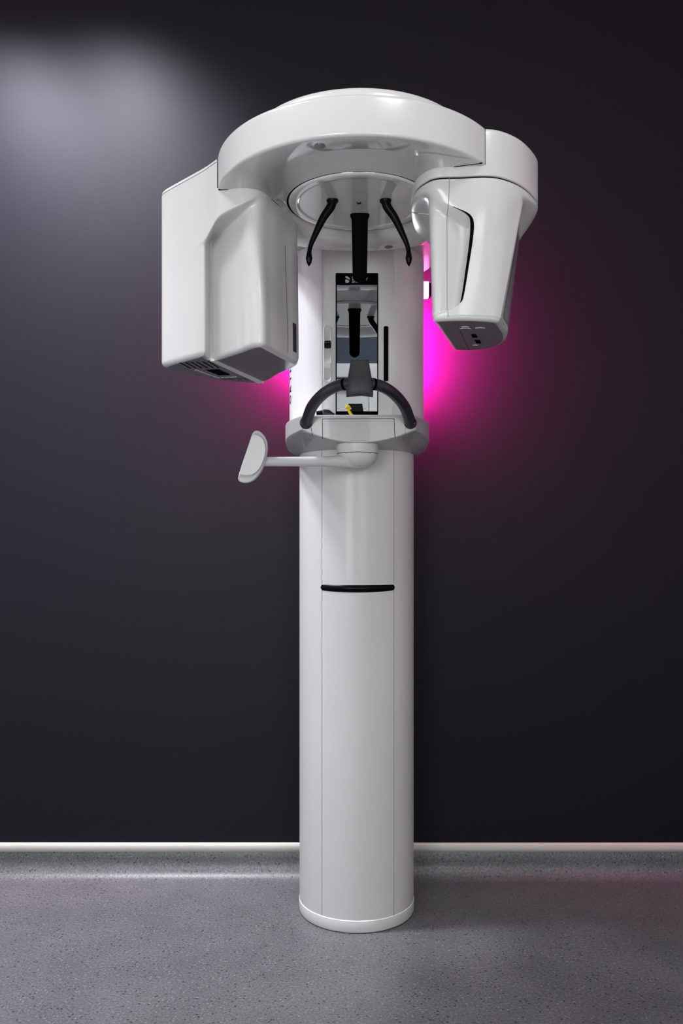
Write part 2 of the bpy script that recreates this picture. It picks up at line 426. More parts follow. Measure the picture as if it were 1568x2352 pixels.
for txt, px, py, sz in (('Dentsply', 807.5, 643.5, 0.0140), ('Sirona', 807.5, 651.2, 0.0140)):
    v, f = text_mesh(txt, sz); w_ = max(p[0] for p in v); k = fx(846.5)-fx(807.5); k = min(1.0, k/w_) if txt == 'Dentsply' else 0.78
    tx.add([(fx(px)+p[0]*k, dm-0.0005, fz(py)+p[1]) for p in v], f, SILVER, False)
tx.build('lettering', carriage, 'small silver lettering half hidden by the forehead bar')
# name running up the left side of the carriage
tx = MB(); cur = 0.0; size = 0.040; z_start = fz(931, 2.80)
for ch in 'ORTHOPHOS':
    v, f = text_mesh(ch, size, 0.0009)
    xs_ = [p[0] for p in v]; x0_, x1_ = min(xs_), max(xs_)
    vv = []
    for p in v:
        along = cur+(p[0]-x0_)*0.95; up = p[1]
        th = -radians(73.5)-up/R2
        q = cyl_pt(R2+0.0006, th, z_start+along); vv.append(q)
    tx.add(vv, f, INK, False); cur += (x1_-x0_)*0.95+0.010
tx.build('side_lettering', carriage, 'dark lettering running up the left side of the carriage')
# left slide rail recess and right black slit
def vslot(name, px0, px1, py0, py1, material, proud, label):
    bb = MB(); X0, X1, Z0, Z1 = fx(px0), fx(px1), fz(py1), fz(py0); r = (X1-X0)/2*0.98
    pts = []
    for k in range(13): a = pi*k/12; pts.append((X0+r+r*cos(a)*1.0, Z1-r*.5+r*.5*sin(a)))
    for k in range(13): a = pi+pi*k/12; pts.append((X0+r+r*cos(a), Z0+r*.5+r*.5*sin(a)))
    A = [(x, FRONT+0.006, z) for x, z in pts]; B = [(x, FRONT-proud, z) for x, z in pts]
    bb.rings([A, B], material, False, True, smooth=False)
    return bb, (X0, X1, Z0, Z1)
bb, _ = vslot('', 881, 891.5, 749, 875.5, MATTEBLACK, 0.0012, '')
bb.build('slit', carriage, 'black vertical slit right of the mirror')
# recess: open trough of concave section set in a raised lip
bb = MB(); X0, X1, Z0, Z1 = fx(744), fx(760.6), fz(877), fz(748)
rs = []; nz = 40
for i in range(nz+1):
    z = Z0+(Z1-Z0)*i/nz; e = min(z-Z0, Z1-z)/0.010; dp = 0.0012-0.0*e
    ww = sqrt(max(0.0, 1-(1-min(1, e))**2))*0.5+0.5
    c_ = (X0+X1)/2; hw = (X1-X0)/2*ww
    prof = []
    for k in range(13):
        u = -1+2*k/12
        prof.append((c_+hw*u, FRONT-0.0055+0.0045*sqrt(max(0, 1-u*u))*min(1, e), z))
    prof = [(c_-hw-0.002*ww, FRONT+0.004, z)]+prof+[(c_+hw+0.002*ww, FRONT+0.004, z)]
    rs.append(prof)
bb.rings(rs, WARMW, True, True, closed=False); sl = bb.build('slide_rail', carriage, 'white vertical groove left of the mirror')
bb = MB(); bb.box(fx(745), fx(760), FRONT-0.016, FRONT-0.002, fz(801), fz(784.5), BLACK, 0.004)
bb.box(fx(746), fx(759), FRONT-0.020, FRONT-0.004, fz(790.5), fz(788.5), RUBBER, 0.001)
bb.build('slider', sl, 'small black slider')
bb = MB()
rs = []
for i in range(9):
    t = i/8; z = fz(834.5)+(fz(846.5)-fz(834.5))*t; q = 1-t*t
    rs.append([(fx(745), FRONT-0.0015, z), (fx(745)+.0015, FRONT-0.003-0.012*q, z), (fx(759.5)-.0015, FRONT-0.003-0.012*q, z), (fx(759.5), FRONT-0.0015, z)])
bb.rings(rs, EDGEHI, True, True, closed=False, smooth=False)
bb.build('slide_ledge', sl, 'small white ledge')

# magenta ambient lights on the back of the carriage, shining on the wall
for sg_ in (1, -1):
    al = MB()
    al.box(*sorted((CX+sg_*0.135, CX+sg_*0.258)), 2.955, 2.985, H+0.875, H+0.930, PINKLED, 0.003)
    ao = al.build('ambient_light', machine, 'glowing magenta light block behind the carriage')
    al = MB(); al.box(*sorted((CX+sg_*0.2583, CX+sg_*0.266)), 2.957, 2.985, H+0.877, H+0.925, MATTEBLACK, 0.002)
    al.build('end_cap', ao, 'black end cap')
    al = MB(); xa, xb = sorted((CX+sg_*0.138, CX+sg_*0.232))
    za, zb = H+0.56, H+0.98
    for (x0, x1, y0, z0, z1) in ((xa, xb, 2.960, za, zb),):
        al.box(x0, x1, y0, y0+0.008, z0, z1, MATTEBLACK)
    xi = xa if sg_ > 0 else xb-0.004; al.box(xi, xi+0.004, 2.968, 3.02, za, zb, MATTEBLACK)
    al.box(xa+.004, xb-.004, 2.968, 2.995, za, za+0.004, MATTEBLACK); pass
    al.build('strip_housing', ao, 'black housing')  # unseen shield added to hold back the magenta spill
    al = MB(); zq = 0.02 if sg_ > 0 else 0.10; al.box(xa+0.02, xb-0.02, 2.9685, 2.980, za+zq, zb-0.02-zq*1.5, STRIPLED)
    al.build('light_strip', ao, 'glowing magenta strip facing the wall')

# --- shelf collar with front drawer
FD = 2.50; HW = 0.170; R3 = 0.2335
top = []; bot = []; zs = []; pw = []
n_front, n_side, n_back = 60, 40, 60
for k in range(n_front):                                 # front, left to right
    u = -1+2*k/n_front
    bow = 0.010*(1-u*u)
    top.append((CX+HW*u, FD-bow)); bot.append((CX+0.165*u, CY-sqrt(0.192**2-min(0.165*abs(u), 0.19)**2)+0.0)); zs.append(0.302+0.040*u*u); pw.append(1.0)
A0 = math.asin(0.98)
for k in range(n_side):                                  # right side
    t = k/n_side
    p = Vector((HW, FD-CY)).lerp(Vector((R3, -0.02)), t)+Vector((0.022, -0.012))*sin(pi*t)
    top.append((CX+p.x, CY+p.y)); q = Vector((0.168, -0.10)).lerp(Vector((0.205, -0.02)), t)
    bot.append((CX+q.x, CY+q.y)); zs.append(0.342-0.012*t); pw.append(1.0+1.4*t)
for k in range(n_back):
    a = pi*k/n_back; top.append((CX+R3*cos(a), CY-0.02+R3*sin(a)*1.02)); bot.append((CX+0.205*cos(a), CY-0.02+0.205*sin(a))); zs.append(0.330); pw.append(2.4)
for k in range(n_side):
    t = 1-k/n_side
    p = Vector((HW, FD-CY)).lerp(Vector((R3, -0.02)), t)+Vector((0.022, -0.012))*sin(pi*t)
    top.append((CX-p.x, CY+p.y)); q = Vector((0.168, -0.10)).lerp(Vector((0.205, -0.02)), t)
    bot.append((CX-q.x, CY+q.y)); zs.append(0.342-0.012*t); pw.append(1.0+1.4*t)
rings_ = []
NZ = 44
zb0 = 0.2995
for i in range(NZ+1):
    zr = zb0+(0.381-zb0)*i/NZ; ring = []
    for j in range(len(top)):
        T, B_ = Vector(top[j]), Vector(bot[j])
        if zr < zs[j]: w_ = ((zs[j]-zr)/(zs[j]-zb0+1e-6))**pw[j]
        else: w_ = 0
        p = T.lerp(B_, min(1, w_)); ring.append((p.x, p.y, H+zr))
    rings_.append(ring)
for k in range(1, 5):                                     # top round over
    a = k/4*pi/2; s_ = 0.006*(1-cos(a)); z = H+0.381+0.006*sin(a)
    rings_.append([(CX+(x-CX)*(1-s_/0.2), CY+(y-CY)*(1-s_/0.2), z) for x, y in top])
b = MB(); b.rings(rings_, SHELFW, True, True)
fy = FD-0.0098
def fpt(px, py, e=0.0):
    X = (px-784)/F_PX*(FD-0.008); u = (X-CX)/HW; d_ = FD-0.010*(1-u*u)-e
    return (X, d_, H+(HOR-py)/F_PX*d_)
def fline(pts, r, m_): b.tube([fpt(*p) for p in pts], r, m_, 6)
fline([(740+165*k/20, 962.5-0.9*(1-abs(k/10-1))*0-0.6*k/20) for k in range(21)], 0.0010, MATTEBLACK)
fline([(740, 962.5), (740.3, 985), (741, 1008)], 0.0008, MATTEBLACK)
fline([(905, 962), (905.6, 985), (907, 1005)], 0.0008, MATTEBLACK)
fline([(714, 982), (716, 993), (717, 1000)], 0.0008, MATTEBLACK)
fline([(931.5, 982), (930.6, 990), (930, 998)], 0.0005, SEAM)
shelf = b.build('shelf', machine, 'grey-white shelf collar with a front drawer panel')

# --- curved grab bar and chin pad
b = MB(); pts = []; rad = []
pts = catmull([P(703, 971, 2.498), P(716, 935, 2.43), P(740, 906.5, 2.355), P(769, 888.5, 2.30), P(797, 881.5, 2.275), P(824.5, 879, 2.27),
               P(852, 881.5, 2.275), P(879, 888.5, 2.30), P(906, 906.5, 2.355), P(929, 935, 2.43), P(942, 971, 2.498)], 6)
rad = [0.0158+0.0015*abs(k/30-1)**4 for k in range(61)]
b.tube(pts, rad, RUBBER, 24, caps=True)
for p in (pts[0], pts[-1]):
    rr = 0.0196; prof = [(rr*sin(pi*k/14)+1e-5, p[2]-rr*cos(pi*k/14)) for k in range(15)]
    b.revolve(prof, p[0], p[1]+0.001, RUBBER, 28, False, False)
bar = b.build('grab_bar', machine, 'dark grey arched grab bar')
# black bushings beside the pad
b = MB()
for a0, a1 in ((22.2, 23.4), (36.6, 37.8)):
    b = MB()
    q = [Vector(pts[int(a0)]).lerp(Vector(pts[int(a0)+1]), a0 % 1+t*(a1-a0)) for t in (0, .5, 1)]
    b.tube(q, 0.0165, MATTEBLACK, 24)
    b.build('bushing', bar)
b = MB(); rs = []
pd = 2.266; cxp = P(826, 860, pd-.01).x
zk = [0.4055, 0.412, 0.424, 0.438, 0.452, 0.47, 0.488, 0.497, 0.500]
hwk = [0.0362, 0.0364, 0.0360, 0.0345, 0.0325, 0.0292, 0.0262, 0.0248, 0.0232]
fr = [0.018, 0.0205, 0.0215, 0.0195, 0.0145, 0.009, 0.006, 0.005, 0.003]
bk = [0.016, 0.018, 0.019, 0.017, 0.010, 0.004, 0.001, 0.0, 0.0]
for i in range(len(zk)*4-3):
    t = i/4; z = interp(t, range(9), zk); hw = interp(t, range(9), hwk); f_ = interp(t, range(9), fr); k_ = interp(t, range(9), bk)
    ring = []
    for j in range(40):
        a = 2*pi*j/40; ca, sa = cos(a), sin(a)
        sx = math.copysign(abs(ca)**0.28, ca); sy = math.copysign(abs(sa)**0.45, sa)
        x = hw*sx; droop = -0.0045*(x/0.036)**2*max(0, (0.46-z)/0.055)
        y = -(f_)*(-sy) if sy < 0 else k_*sy
        ring.append((cxp+x, pd+y+0.006*(x/0.036)**2, H+z+droop))
    rs.append(ring)
b.rings(rs, PADRUB); b.build('chin_pad', machine, 'grey tapered chin pad at the centre of the grab bar')

# --- swivel arm with control panel on the left
b = MB(); bx, by = P(820.5, 1040, 2.56).x, 2.56
b.revolve([(0.0635, H+0.2765), (0.0645, H+0.279), (0.0645, H+0.304)], bx, by, COLW, 72)
b.revolve([(0.0625, H+0.2735), (0.0625, H+0.2775)], bx, by, SEAM, 72)
b.build('swivel_boss', machine, 'short white round swivel under the shelf')
b = MB()
prof = [(0.063, H+0.2745), (0.0625, H+0.268), (0.0585, H+0.257), (0.051, H+0.246), (0.039, H+0.238), (0.024, H+0.2335), (0.001, H+0.232)]
b.revolve(prof[::-1], bx, by, COLW, 72, False, True)
e0 = Vector((bx+0.01, by-0.010, H+0.2525)); e1 = P(603, 1060.5, 2.44)
q = [e0.lerp(e1, t/24) for t in range(25)]
rr = [interp(t/24, [0, .18, .4, 1], [0.0225, 0.0185, 0.0150, 0.0138]) for t in range(25)]
b.tube(q, rr, COLW, 24); b.build('swivel_arm', machine, 'thin white arm reaching left')
# control panel: D-shaped wedge seen edge-on
b = MB(); pdp = 2.40
def dshape(pts, d): return [P(x, y, d) for x, y in pts]
face = [(579.5, 997), (573, 1016), (565, 1042), (556, 1067), (549.5, 1087), (551, 1090.5), (564.6, 1092.5), (580.6, 1090.5), (595, 1078.6), (604.5, 1059), (610, 1037), (609, 1021), (604.5, 1008), (593, 998.5)]
outer = [(580.6, 988), (572, 1014), (563.5, 1040), (554.5, 1066), (545.5, 1095), (546, 1104), (557, 1109), (570, 1108), (584, 1100), (600, 1078), (609, 1052), (613.5, 1026), (611, 1006), (596, 988)]
def resm(l, k=2):
    l = [Vector(p) for p in l]
    for _ in range(k):
        nn = []
        for i in range(len(l)):
            a_, c_ = l[i], l[(i+1) % len(l)]; nn += [a_.lerp(c_, .25), a_.lerp(c_, .75)]
        l = nn
    return l
fa, ou = resm(face), resm(outer); rs = []
fm = sum(fa, Vector((0, 0)))/len(fa)
rs.append([P(*(fm+(p-fm)*0.975), pdp) for p in fa])
for k in range(1, 7):
    a_ = k/6*pi/2; rs.append([P(*p.lerp(q, 1-cos(a_)), pdp)+Vector((0, 0.010*sin(a_), 0)) for p, q in zip(fa, ou)])
for k in range(1, 6):
    t = k/5; rs.append([P(*(fm+(q-fm)*(1-0.06*t*t)), pdp)+Vector((0, 0.010+0.05*t, 0)) for q in ou])
b.rings(rs, COLW, True, True); cp = b.build('control_panel', machine, 'white wedge-shaped panel at the end of the swivel arm')

# --- rotor: circular top housing
RR = 0.352
b = MB()
def fillet_prof(R_, z0, z1, rb, rt, n=6):
    pr = []
    for k in range(n+1): a = k/n*pi/2; pr.append((R_-rb+rb*sin(a), z0+rb*(1-cos(a))))
    for k in range(n+1): a = k/n*pi/2; pr.append((R_-rt+rt*(1-1+cos(a)), z1-rt+rt*sin(a)))
    return pr
ZT = H+0.949
fp = fillet_prof(RR, ZR, ZT, 0.007, 0.010)
b.revolve([(0.1815, ZR+0.012), (0.1815, ZR)]+fp[:4], AX, AY, GLOSSW, 240, False, False)
b.revolve(fp[3:]+[(0.05, ZT)], AX, AY, SATINW, 240, False, True)
# dark seam where the housings of the two heads meet the underside
LS = [(-0.2985, 2.030), (-0.262, 2.026), (-0.2255, 2.024), (-0.196, 2.043), (-0.1686, 2.10), (-0.144, 2.1755), (-0.1295, 2.235)]
b.tube(catmull([(x, y-0.001, ZR+0.0006) for x, y in LS], 10), 0.0016, MATTEBLACK, 8)
RS_ = [(0.318, 1.8875), (0.264, 1.9035), (0.227, 1.929), (0.196, 1.971), (0.178, 2.0), (0.170, 2.03)]
b.tube(catmull([(x, y-0.0005, ZR+0.0006) for x, y in RS_], 10), 0.0016, MATTEBLACK, 8)
b.tube([(-0.3005, 2.027, ZR+0.004), (-0.3005, 2.027, ZT-0.006)], 0.0013, SEAM, 8)
b.tube([(0.3262, 1.8988, ZR+0.002), (0.3262, 1.8988, ZT-0.006)], 0.0008, SEAM, 8)
rotor = b.build('rotor_housing', machine, 'glossy white circular rotor housing')
for (x, y) in ((-0.047, 1.8046), (0.136, 2.418)):
    b = MB(); b.revolve([(0.0115, ZR-0.0012), (0.0125, ZR+0.002)], x, y, DIMGLASS, 32); b.build('sensor_window', rotor, 'small dark round window')
# top cover / arm reaching back to the column
b = MB(); rs = []
def stadium(r, z):
    out = []
    for k in range(97):
        a = pi+pi*k/96; out.append((AX+r*cos(a), AY+r*sin(a), z))
    out.append((CX+r*0.92, CY, z))
    for k in range(1, 24): a = pi*k/24; out.append((CX+r*0.92*cos(a), CY+0.20*sin(a), z))
    out.append((CX-r*0.92, CY, z))
    return out
z0c, z1c = ZT-0.002, H+1.008
for k in range(3): rs.append(stadium(0.2775, z0c+(z1c-0.02-z0c)*k/2))
for k in range(1, 9): a = k/8*pi/2; rs.append(stadium(0.2775-0.02*(1-cos(a)), z1c-0.02+0.02*sin(a)))
b.rings(rs, SATINW); b.build('top_cover', machine, 'white round cover on top of the rotor')

# --- fixed disc under the rotor
b = MB(); ZD = ZR-0.004
pr = [(0.148, ZD+0.0022), (0.1535, ZD+0.0018), (0.1545, ZD+0.0002), (0.156, ZD), (0.1705, ZD), (0.1745, ZD+0.001), (0.1768, ZD+0.004), (0.1772, ZR+0.02)]
b.revolve([(0.001, ZD+0.0022)]+pr, AX, AY, GLOSSW, 180, False, False)
b.revolve([(0.1770, ZR+0.001), (0.1818, ZR+0.001)], AX, AY, MATTEBLACK, 180, False, False)
disc = b.build('support_disc', machine, 'round white plate carrying the head supports')
b = MB(); b.revolve([(0.0055, ZD-0.0002), (0.0060, ZD+0.004)], AX, AY-0.01, DIMGLASS, 24); b.build('centre_light', disc, 'tiny dark round light')

# --- forehead bar
b = MB(); rs = []; fd = 2.182; fxx = P(826, 560, fd).x
lv = [(0.8585, 0.0250, 0.018), (0.8560, 0.0248, 0.018), (0.852, 0.0225, 0.0155), (0.845, 0.0212, 0.014), (0.80, 0.0206, 0.013), (0.75, 0.0196, 0.0125), (0.702, 0.0188, 0.012)]
for k in range(1, 9): a = k/8*pi/2*0.97; lv.append((0.702-0.0185*sin(a), 0.0186*cos(a)+.0003, 0.012*cos(a)**.5))
for z, hx, hy in lv:
    rs.append([(fxx+hx*math.copysign(abs(cos(a))**.6, cos(a)), fd+hy*math.copysign(abs(sin(a))**.6, sin(a)), H+z) for a in [2*pi*k/32 for k in range(32)]])
b.rings(rs[::-1], MATTEBLACK); b.build('forehead_rest', machine, 'flat black forehead bar')

# --- temple supports
def temple(sgn):
    td = 2.083; c0 = AX
    px_ = [(61, 463), (65.5, 476), (80, 497), (91, 518), (101.5, 541), (110, 561), (114, 578), (114.5, 593), (114.5, 604), (115, 612)]
    w_ = [0.0115, 0.0112, 0.0100, 0.0088, 0.0074, 0.0060, 0.0056, 0.0084, 0.0058, 0.0005]
    pts_ = []
    for (o_, y) in px_:
        q = P(784+o_, y, td); pts_.append((c0+sgn*(q.x)-0.000, td+0.0, q.z))
    pts2 = catmull(pts_, 6); rad2 = [interp(i/6, range(10), w_) for i in range(len(pts2))]
    bb = MB(); bb.tube(pts2, rad2, BLACK, 20, flat=(1.0, 1.0))
    bb.revolve([(0.0135, ZD-0.0035), (0.0146, ZD-0.0015), (0.0146, ZD+0.004)], pts_[0][0], td+.002, BLACK, 32)
    return bb.build('temple_support', machine, 'curved black temple support')
temple(-1); temple(1)

# --- left head (tall housing with sculpted inner panel)
FL = [(-0.486, 2.236), (-0.342, 2.088), (-0.299, 2.033), (-0.235, 2.018), (-0.195, 2.037), (-0.168, 2.10), (-0.144, 2.176), (-0.119, 2.285),
      (-0.150, 2.40), (-0.238, 2.459), (-0.334, 2.437), (-0.400, 2.375), (-0.458, 2.295)]
NL = [(-0.486, 2.236), (-0.342, 2.088), (-0.338, 2.162), (-0.255, 2.062), (-0.197, 1.999), (-0.172, 2.045), (-0.142, 2.13), (-0.1140, 2.216),
      (-0.170, 2.330), (-0.238, 2.459), (-0.334, 2.437), (-0.400, 2.375), (-0.458, 2.295)]
AR = [0.745, 0.752, 0.790, 0.812, 0.832, 0.84, 0.85, 0.85, 0.84, 0.8, 0.8, 0.8, 0.8]
TR = [0.012, 0.012, 0.018, 0.026, 0.05, 0.07, 0.10, 0.2, 0.2, 0.1, 0.1, 0.1, 0.1]
NLT = [(-0.486, 2.236), (-0.342, 2.088), (-0.338, 2.162), (-0.262, 2.075), (-0.212, 2.035), (-0.178, 2.072), (-0.150, 2.13), (-0.1170, 2.23),
       (-0.165, 2.345), (-0.238, 2.459), (-0.334, 2.437), (-0.400, 2.375), (-0.458, 2.295)]
PER = 26
def head_surface2(Fp, Np, AR_, TR_, per, passes, lin):
    return head_surface(Fp, Np, AR_, TR_, per, passes, (), lin)
def head_surface(Fp, Np, AR_, TR_, per, passes, linF=(), linN=()):
    Fd, Nd = dense([(*p, 0) for p in Fp], per, passes, linF), dense([(*p, 0) for p in Np], per, passes, linN)
    n = len(Fp)
    ar = [AR_[j//per]+(AR_[(j//per+1) % n]-AR_[j//per])*(j % per)/per for j in range(n*per)]
    tr = [TR_[j//per]+(TR_[(j//per+1) % n]-TR_[j//per])*(j % per)/per for j in range(n*per)]
    for _ in range(45):
        n_ = len(ar); ar = [(ar[i-1]+2*ar[i]+ar[(i+1) % n_])/4 for i in range(n_)]; tr = [(tr[i-1]+2*tr[i]+tr[(i+1) % n_])/4 for i in range(n_)]
    return Fd, Nd, ar, tr
Fd, Nd, ar, tr = head_surface(FL, NL, AR, TR, PER, 16, (0, 1), (0, 1))
Ndt = dense([(*p, 0) for p in NLT], PER, 16, (0, 1))
def inset(ring, amt):
    """shift ring points inward along the local normal"""
    n = len(ring); out = []
    for i in range(n):
        t = (ring[(i+1) % n]-ring[i-1]); nrm = Vector((-t.y, t.x, 0)).normalized()
        out.append(ring[i]+nrm*amt)
    for _ in range(int(abs(amt)*2500)):
        out = [(out[i-1]+out[i]*2+out[(i+1) % n])/4 for i in range(n)]
    return out
def ring_at(z):
    out = []
    for j in range(len(Fd)):
        w_ = sstep((ar[j]+tr[j]*0.5-z)/tr[j]); q_ = Nd[j].lerp(Ndt[j], sstep((z-0.50)/0.30)); out.append(Fd[j].lerp(q_, w_))
    return out
ZL0, ZL1 = 0.474, 0.9465
b = MB(); rs = []
def orient(ring):
    A_ = sum(ring[i-1].x*ring[i].y-ring[i].x*ring[i-1].y for i in range(len(ring)))
    return 1 if A_ > 0 else -1
sg = orient(Fd)
zl = [ZL0+0.012*(1-cos(k/6*pi/2)) for k in range(6)]
for k in range(7):
    a = k/6*pi/2; rs.append([Vector((p.x, p.y, H+ZL0+0.012*(1-cos(a)))) for p in inset(ring_at(ZL0), sg*0.012*(1-sin(a)))])
nz = 190
for i in range(1, nz+1):
    z = ZL0+0.012+(ZL1-0.012-ZL0-0.012)*i/nz
    rs.append([Vector((p.x, p.y, H+z)) for p in ring_at(z)])
for k in range(1, 7):
    a = k/6*pi/2; rs.append([Vector((p.x, p.y, H+ZL1-0.012+0.012*sin(a))) for p in inset(ring_at(ZL1), sg*0.012*(1-cos(a)))])
if sg < 0: rs = [r_[::-1] for r_ in rs]
b.rings(rs, SATINW, False, True)
# shadow-gap lines: top edge seam
rg = inset(ring_at(0.93), -sg*0.0001)
seam = [Vector((p.x, p.y, H+0.9335)) for p in rg]; N_ = len(seam)
b.tube([seam[j % N_] for j in range(int(PER*10.5), N_+int(PER*1.9))], 0.0006, SEAM, 5)
b.add([P(433, 752.5, 2.172)+Vector((.0022*cos(a), -0.004, .0022*sin(a))) for a in [2*pi*k/10 for k in range(10)]], [list(range(10))], SEAM, False)
left_head = b.build('tube_head', machine, 'tall white rounded head with a scooped inner panel, on the left')
# underside plates
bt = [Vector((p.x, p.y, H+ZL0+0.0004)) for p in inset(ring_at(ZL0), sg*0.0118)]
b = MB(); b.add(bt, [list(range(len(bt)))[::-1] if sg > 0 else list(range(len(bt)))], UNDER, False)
# dividing rib from the lip to the back
ra, rb_ = Vector((-0.333, 2.155, H+ZL0-0.002)), Vector((-0.236, 2.452, H+ZL0-0.002))
dr = (rb_-ra).normalized(); pr_ = Vector((-dr.y, dr.x, 0))
def bar3(bb, A_, B_, w0, w1, h_, m_):
    dd = (B_-A_).normalized(); nn = Vector((-dd.y, dd.x, 0))
    v = []
    for (q, w) in ((A_, w0), (B_, w1)):
        for (s_, zz) in ((-1, 0), (1, 0), (1, h_), (-1, h_)): v.append(q+nn*(w*s_)+Vector((0, 0, zz)))
    bb.add(v, [[0, 1, 2, 3], [7, 6, 5, 4], [0, 4, 5, 1], [1, 5, 6, 2], [2, 6, 7, 3], [3, 7, 4, 0]], m_, False)
bar3(b, ra, rb_, 0.006, 0.0090, 0.006, EDGEHI)
# vent slots and dark rating plate
zv = H+ZL0-0.0006
def ground(px, py): d_ = (zv-H)*F_PX/(HOR-py); return Vector(((px-784)/F_PX*d_, d_, zv))
up = b.build('underside_plate', left_head, 'grey glossy underside of the left head')
b = MB()
for k in range(6):
    A_ = ground(413+13*k, 833.5-k*0.6); B_ = ground(437+13*k, 846.5-k*0.3)
    bar3(b, A_, B_, 0.0013, 0.0013, 0.001, MATTEBLACK)
for k in range(7):
    A_ = ground(505+9.5*k, 867.2+0.3*k); B_ = ground(520+9.5*k, 874.2)
    bar3(b, A_, B_, 0.0011, 0.0011, 0.001, SEAM)
A_ = ground(449, 850.5); B_ = ground(500, 868.5); bar3(b, A_, B_, 0.0022, 0.0022, 0.002, WHITE)
A_ = ground(500, 868.5); B_ = ground(543, 866.5); bar3(b, A_, B_, 0.002, 0.001, 0.002, WHITE)
b.build('vent_slots', left_head, 'dark vent slots under the left head')
b = MB(); v = [ground(472, 850), ground(501, 848.5), ground(529, 861), ground(503, 862)]
b.add([p+Vector((0, 0, -0.0004)) for p in v], [[0, 1, 2, 3], [3, 2, 1, 0]], MATTEBLACK, False)
b.build('rating_plate', left_head, 'black plate under the left head')
# side sensor frame on the inner right face
b = MB()
i0 = int(PER*6.35); i1 = int(PER*6.95)
def lface(j, z, off):
    r_ = ring_at(z); n_ = len(r_); t_ = (r_[(j+1) % n_]-r_[j-1]); nn = Vector((-t_.y, t_.x, 0)).normalized()
    p = r_[j]-nn*(sg*off); return Vector((p.x, p.y, H+z))
for j in (int(PER*6.15), int(PER*6.93)):
    b.tube([lface(j, 0.49+k*0.012, 0.0002) for k in range(24)], 0.0008, SEAM, 6)
j = int(PER*6.55); q = []
pA = [lface(j-3, 0.50, 0.0008), lface(j+3, 0.50, 0.0008), lface(j+3, 0.575, 0.0008), lface(j-3, 0.575, 0.0008)]
b.add(pA, [[0, 1, 2, 3]], DIMGLASS, False)
b.build('beam_window', left_head, 'dark slot on the inner side of the left head')

# --- right head: cap and tapering body
FR = [(.172, 2.06), (.174, 1.985), (.188, 1.942), (.2147, 1.911), (.273, 1.905), (.326, 1.8995), (.364, 1.908), (.413, 1.944), (.457, 2.003), (.485, 2.065), (.484, 2.15), (.455, 2.24), (.40, 2.31), (.33, 2.335), (.25, 2.30), (.195, 2.2)]
NT = [(.225, 2.03), (.212, 1.97), (.203, 1.945), (.2147, 1.925), (.273, 1.908), (.33, 1.903), (.38, 1.922), (.424, 1.962), (.432, 2.02), (.446, 2.09), (.455, 2.15), (.43, 2.23), (.38, 2.28), (.34, 2.29), (.31, 2.27), (.26, 2.15)]
NB = [(.235, 2.02), (.222, 1.975), (.2135, 1.95), (.222, 1.938), (.273, 1.930), (.33, 1.936), (.355, 1.944), (.370, 1.955), (.386, 2.0), (.408, 2.06), (.419, 2.14), (.398, 2.21), (.345, 2.24), (.32, 2.238), (.30, 2.235), (.265, 2.12)]
ARr = [.812, .812, .812, .80, .76, .76, .77, .812, .812, .805, .80, .80, .80, .80, .80, .80]
TRr = [.022, .022, .022, .03, .12, .14, .12, .02, .02, .05, .07, .07, .07, .07, .07, .05]
PR2 = 26
Fr, Tr_, arr, trr = head_surface2(FR, NT, ARr, TRr, PR2, 9, (7, 8))
Br = dense([(*p, 0) for p in NB], PR2, 9, (7, 8))
sgr = orient(Fr)
ZB0, ZB1, ZCAP = 0.518, 0.8345, 0.838
# outline of the recessed grip panel, given as half-plane-like bounds on the front face (px space of the design drawing)
def grip(p, z):
    """depth of the scooped grip on the front face at this point (0 = none)"""
    if p.y > 2.0 and p.x > 0.25: return 0
    px = 784+F_PX*p.x/p.y; py = HOR-F_PX*z/p.y
    if px > 1100: return 0
    xb = interp(py, [450, 468, 478, 488, 497, 510, 525, 690, 700, 712], [985, 1030, 1054, 1072, 1082, 1086, 1086.5, 1060.5, 1052, 1030])
    e = (xb-px)
    if py < 452 or py > 727 or e < 0: return 0
    bot_ = sstep((interp(px, [996, 1045, 1058], [727, 706, 698])-py)/4.0)
    side = sstep(e/5.0)
    across = sstep((px-996)/75.0)
    topf = sstep((py-interp(px, [990, 1030, 1075], [452, 468, 488]))/26.0)
    return 0.032*side*bot_*(0.15+0.85*across)*topf
def rring(z):
    t = (0.79-z)/(0.79-ZB0); out = []
    for j in range(len(Fr)):
        N_ = Tr_[j].lerp(Br[j], max(-0.1, t)); w_ = sstep((arr[j]+trr[j]*0.5-z)/trr[j])
        p = Fr[j].lerp(N_, w_); g = grip(p, z) if j < PR2*6 else 0
        out.append(Vector((p.x, p.y+g, 0)))
    return out
def rface(j, z, off):
    r_ = rring(z); n_ = len(r_); t_ = (r_[(j+1) % n_]-r_[j-1]); nn = Vector((-t_.y, t_.x, 0)).normalized()
    p = r_[j]-nn*(sgr*off); return Vector((p.x, p.y, H+z))
b = MB(); rs = []
for k in range(7):
    a = k/6*pi/2; rs.append([Vector((p.x, p.y, H+ZB0+0.010*(1-cos(a)))) for p in inset(rring(ZB0), sgr*0.010*(1-sin(a)))])
nz = 230
for i in range(1, nz+1):
    z = ZB0+0.010+(ZB1-0.003-ZB0-0.010)*i/nz
    rs.append([Vector((p.x, p.y, H+z)) for p in rring(z)])
for k in range(1, 4):
    a = k/3*pi/2; rs.append([Vector((p.x, p.y, H+ZB1-0.003+0.003*sin(a))) for p in inset(rring(ZB1), sgr*(0.001+0.003*(1-cos(a))))])
if sgr < 0: rs = [r_[::-1] for r_ in rs]
b.rings(rs, SATINW, False, True)
js = int(PR2*3.56)
b.tube([rface(js, ZB0+0.008+k*0.0061, 0.0) for k in range(52)], 0.0008, SOFTSEAM, 6)
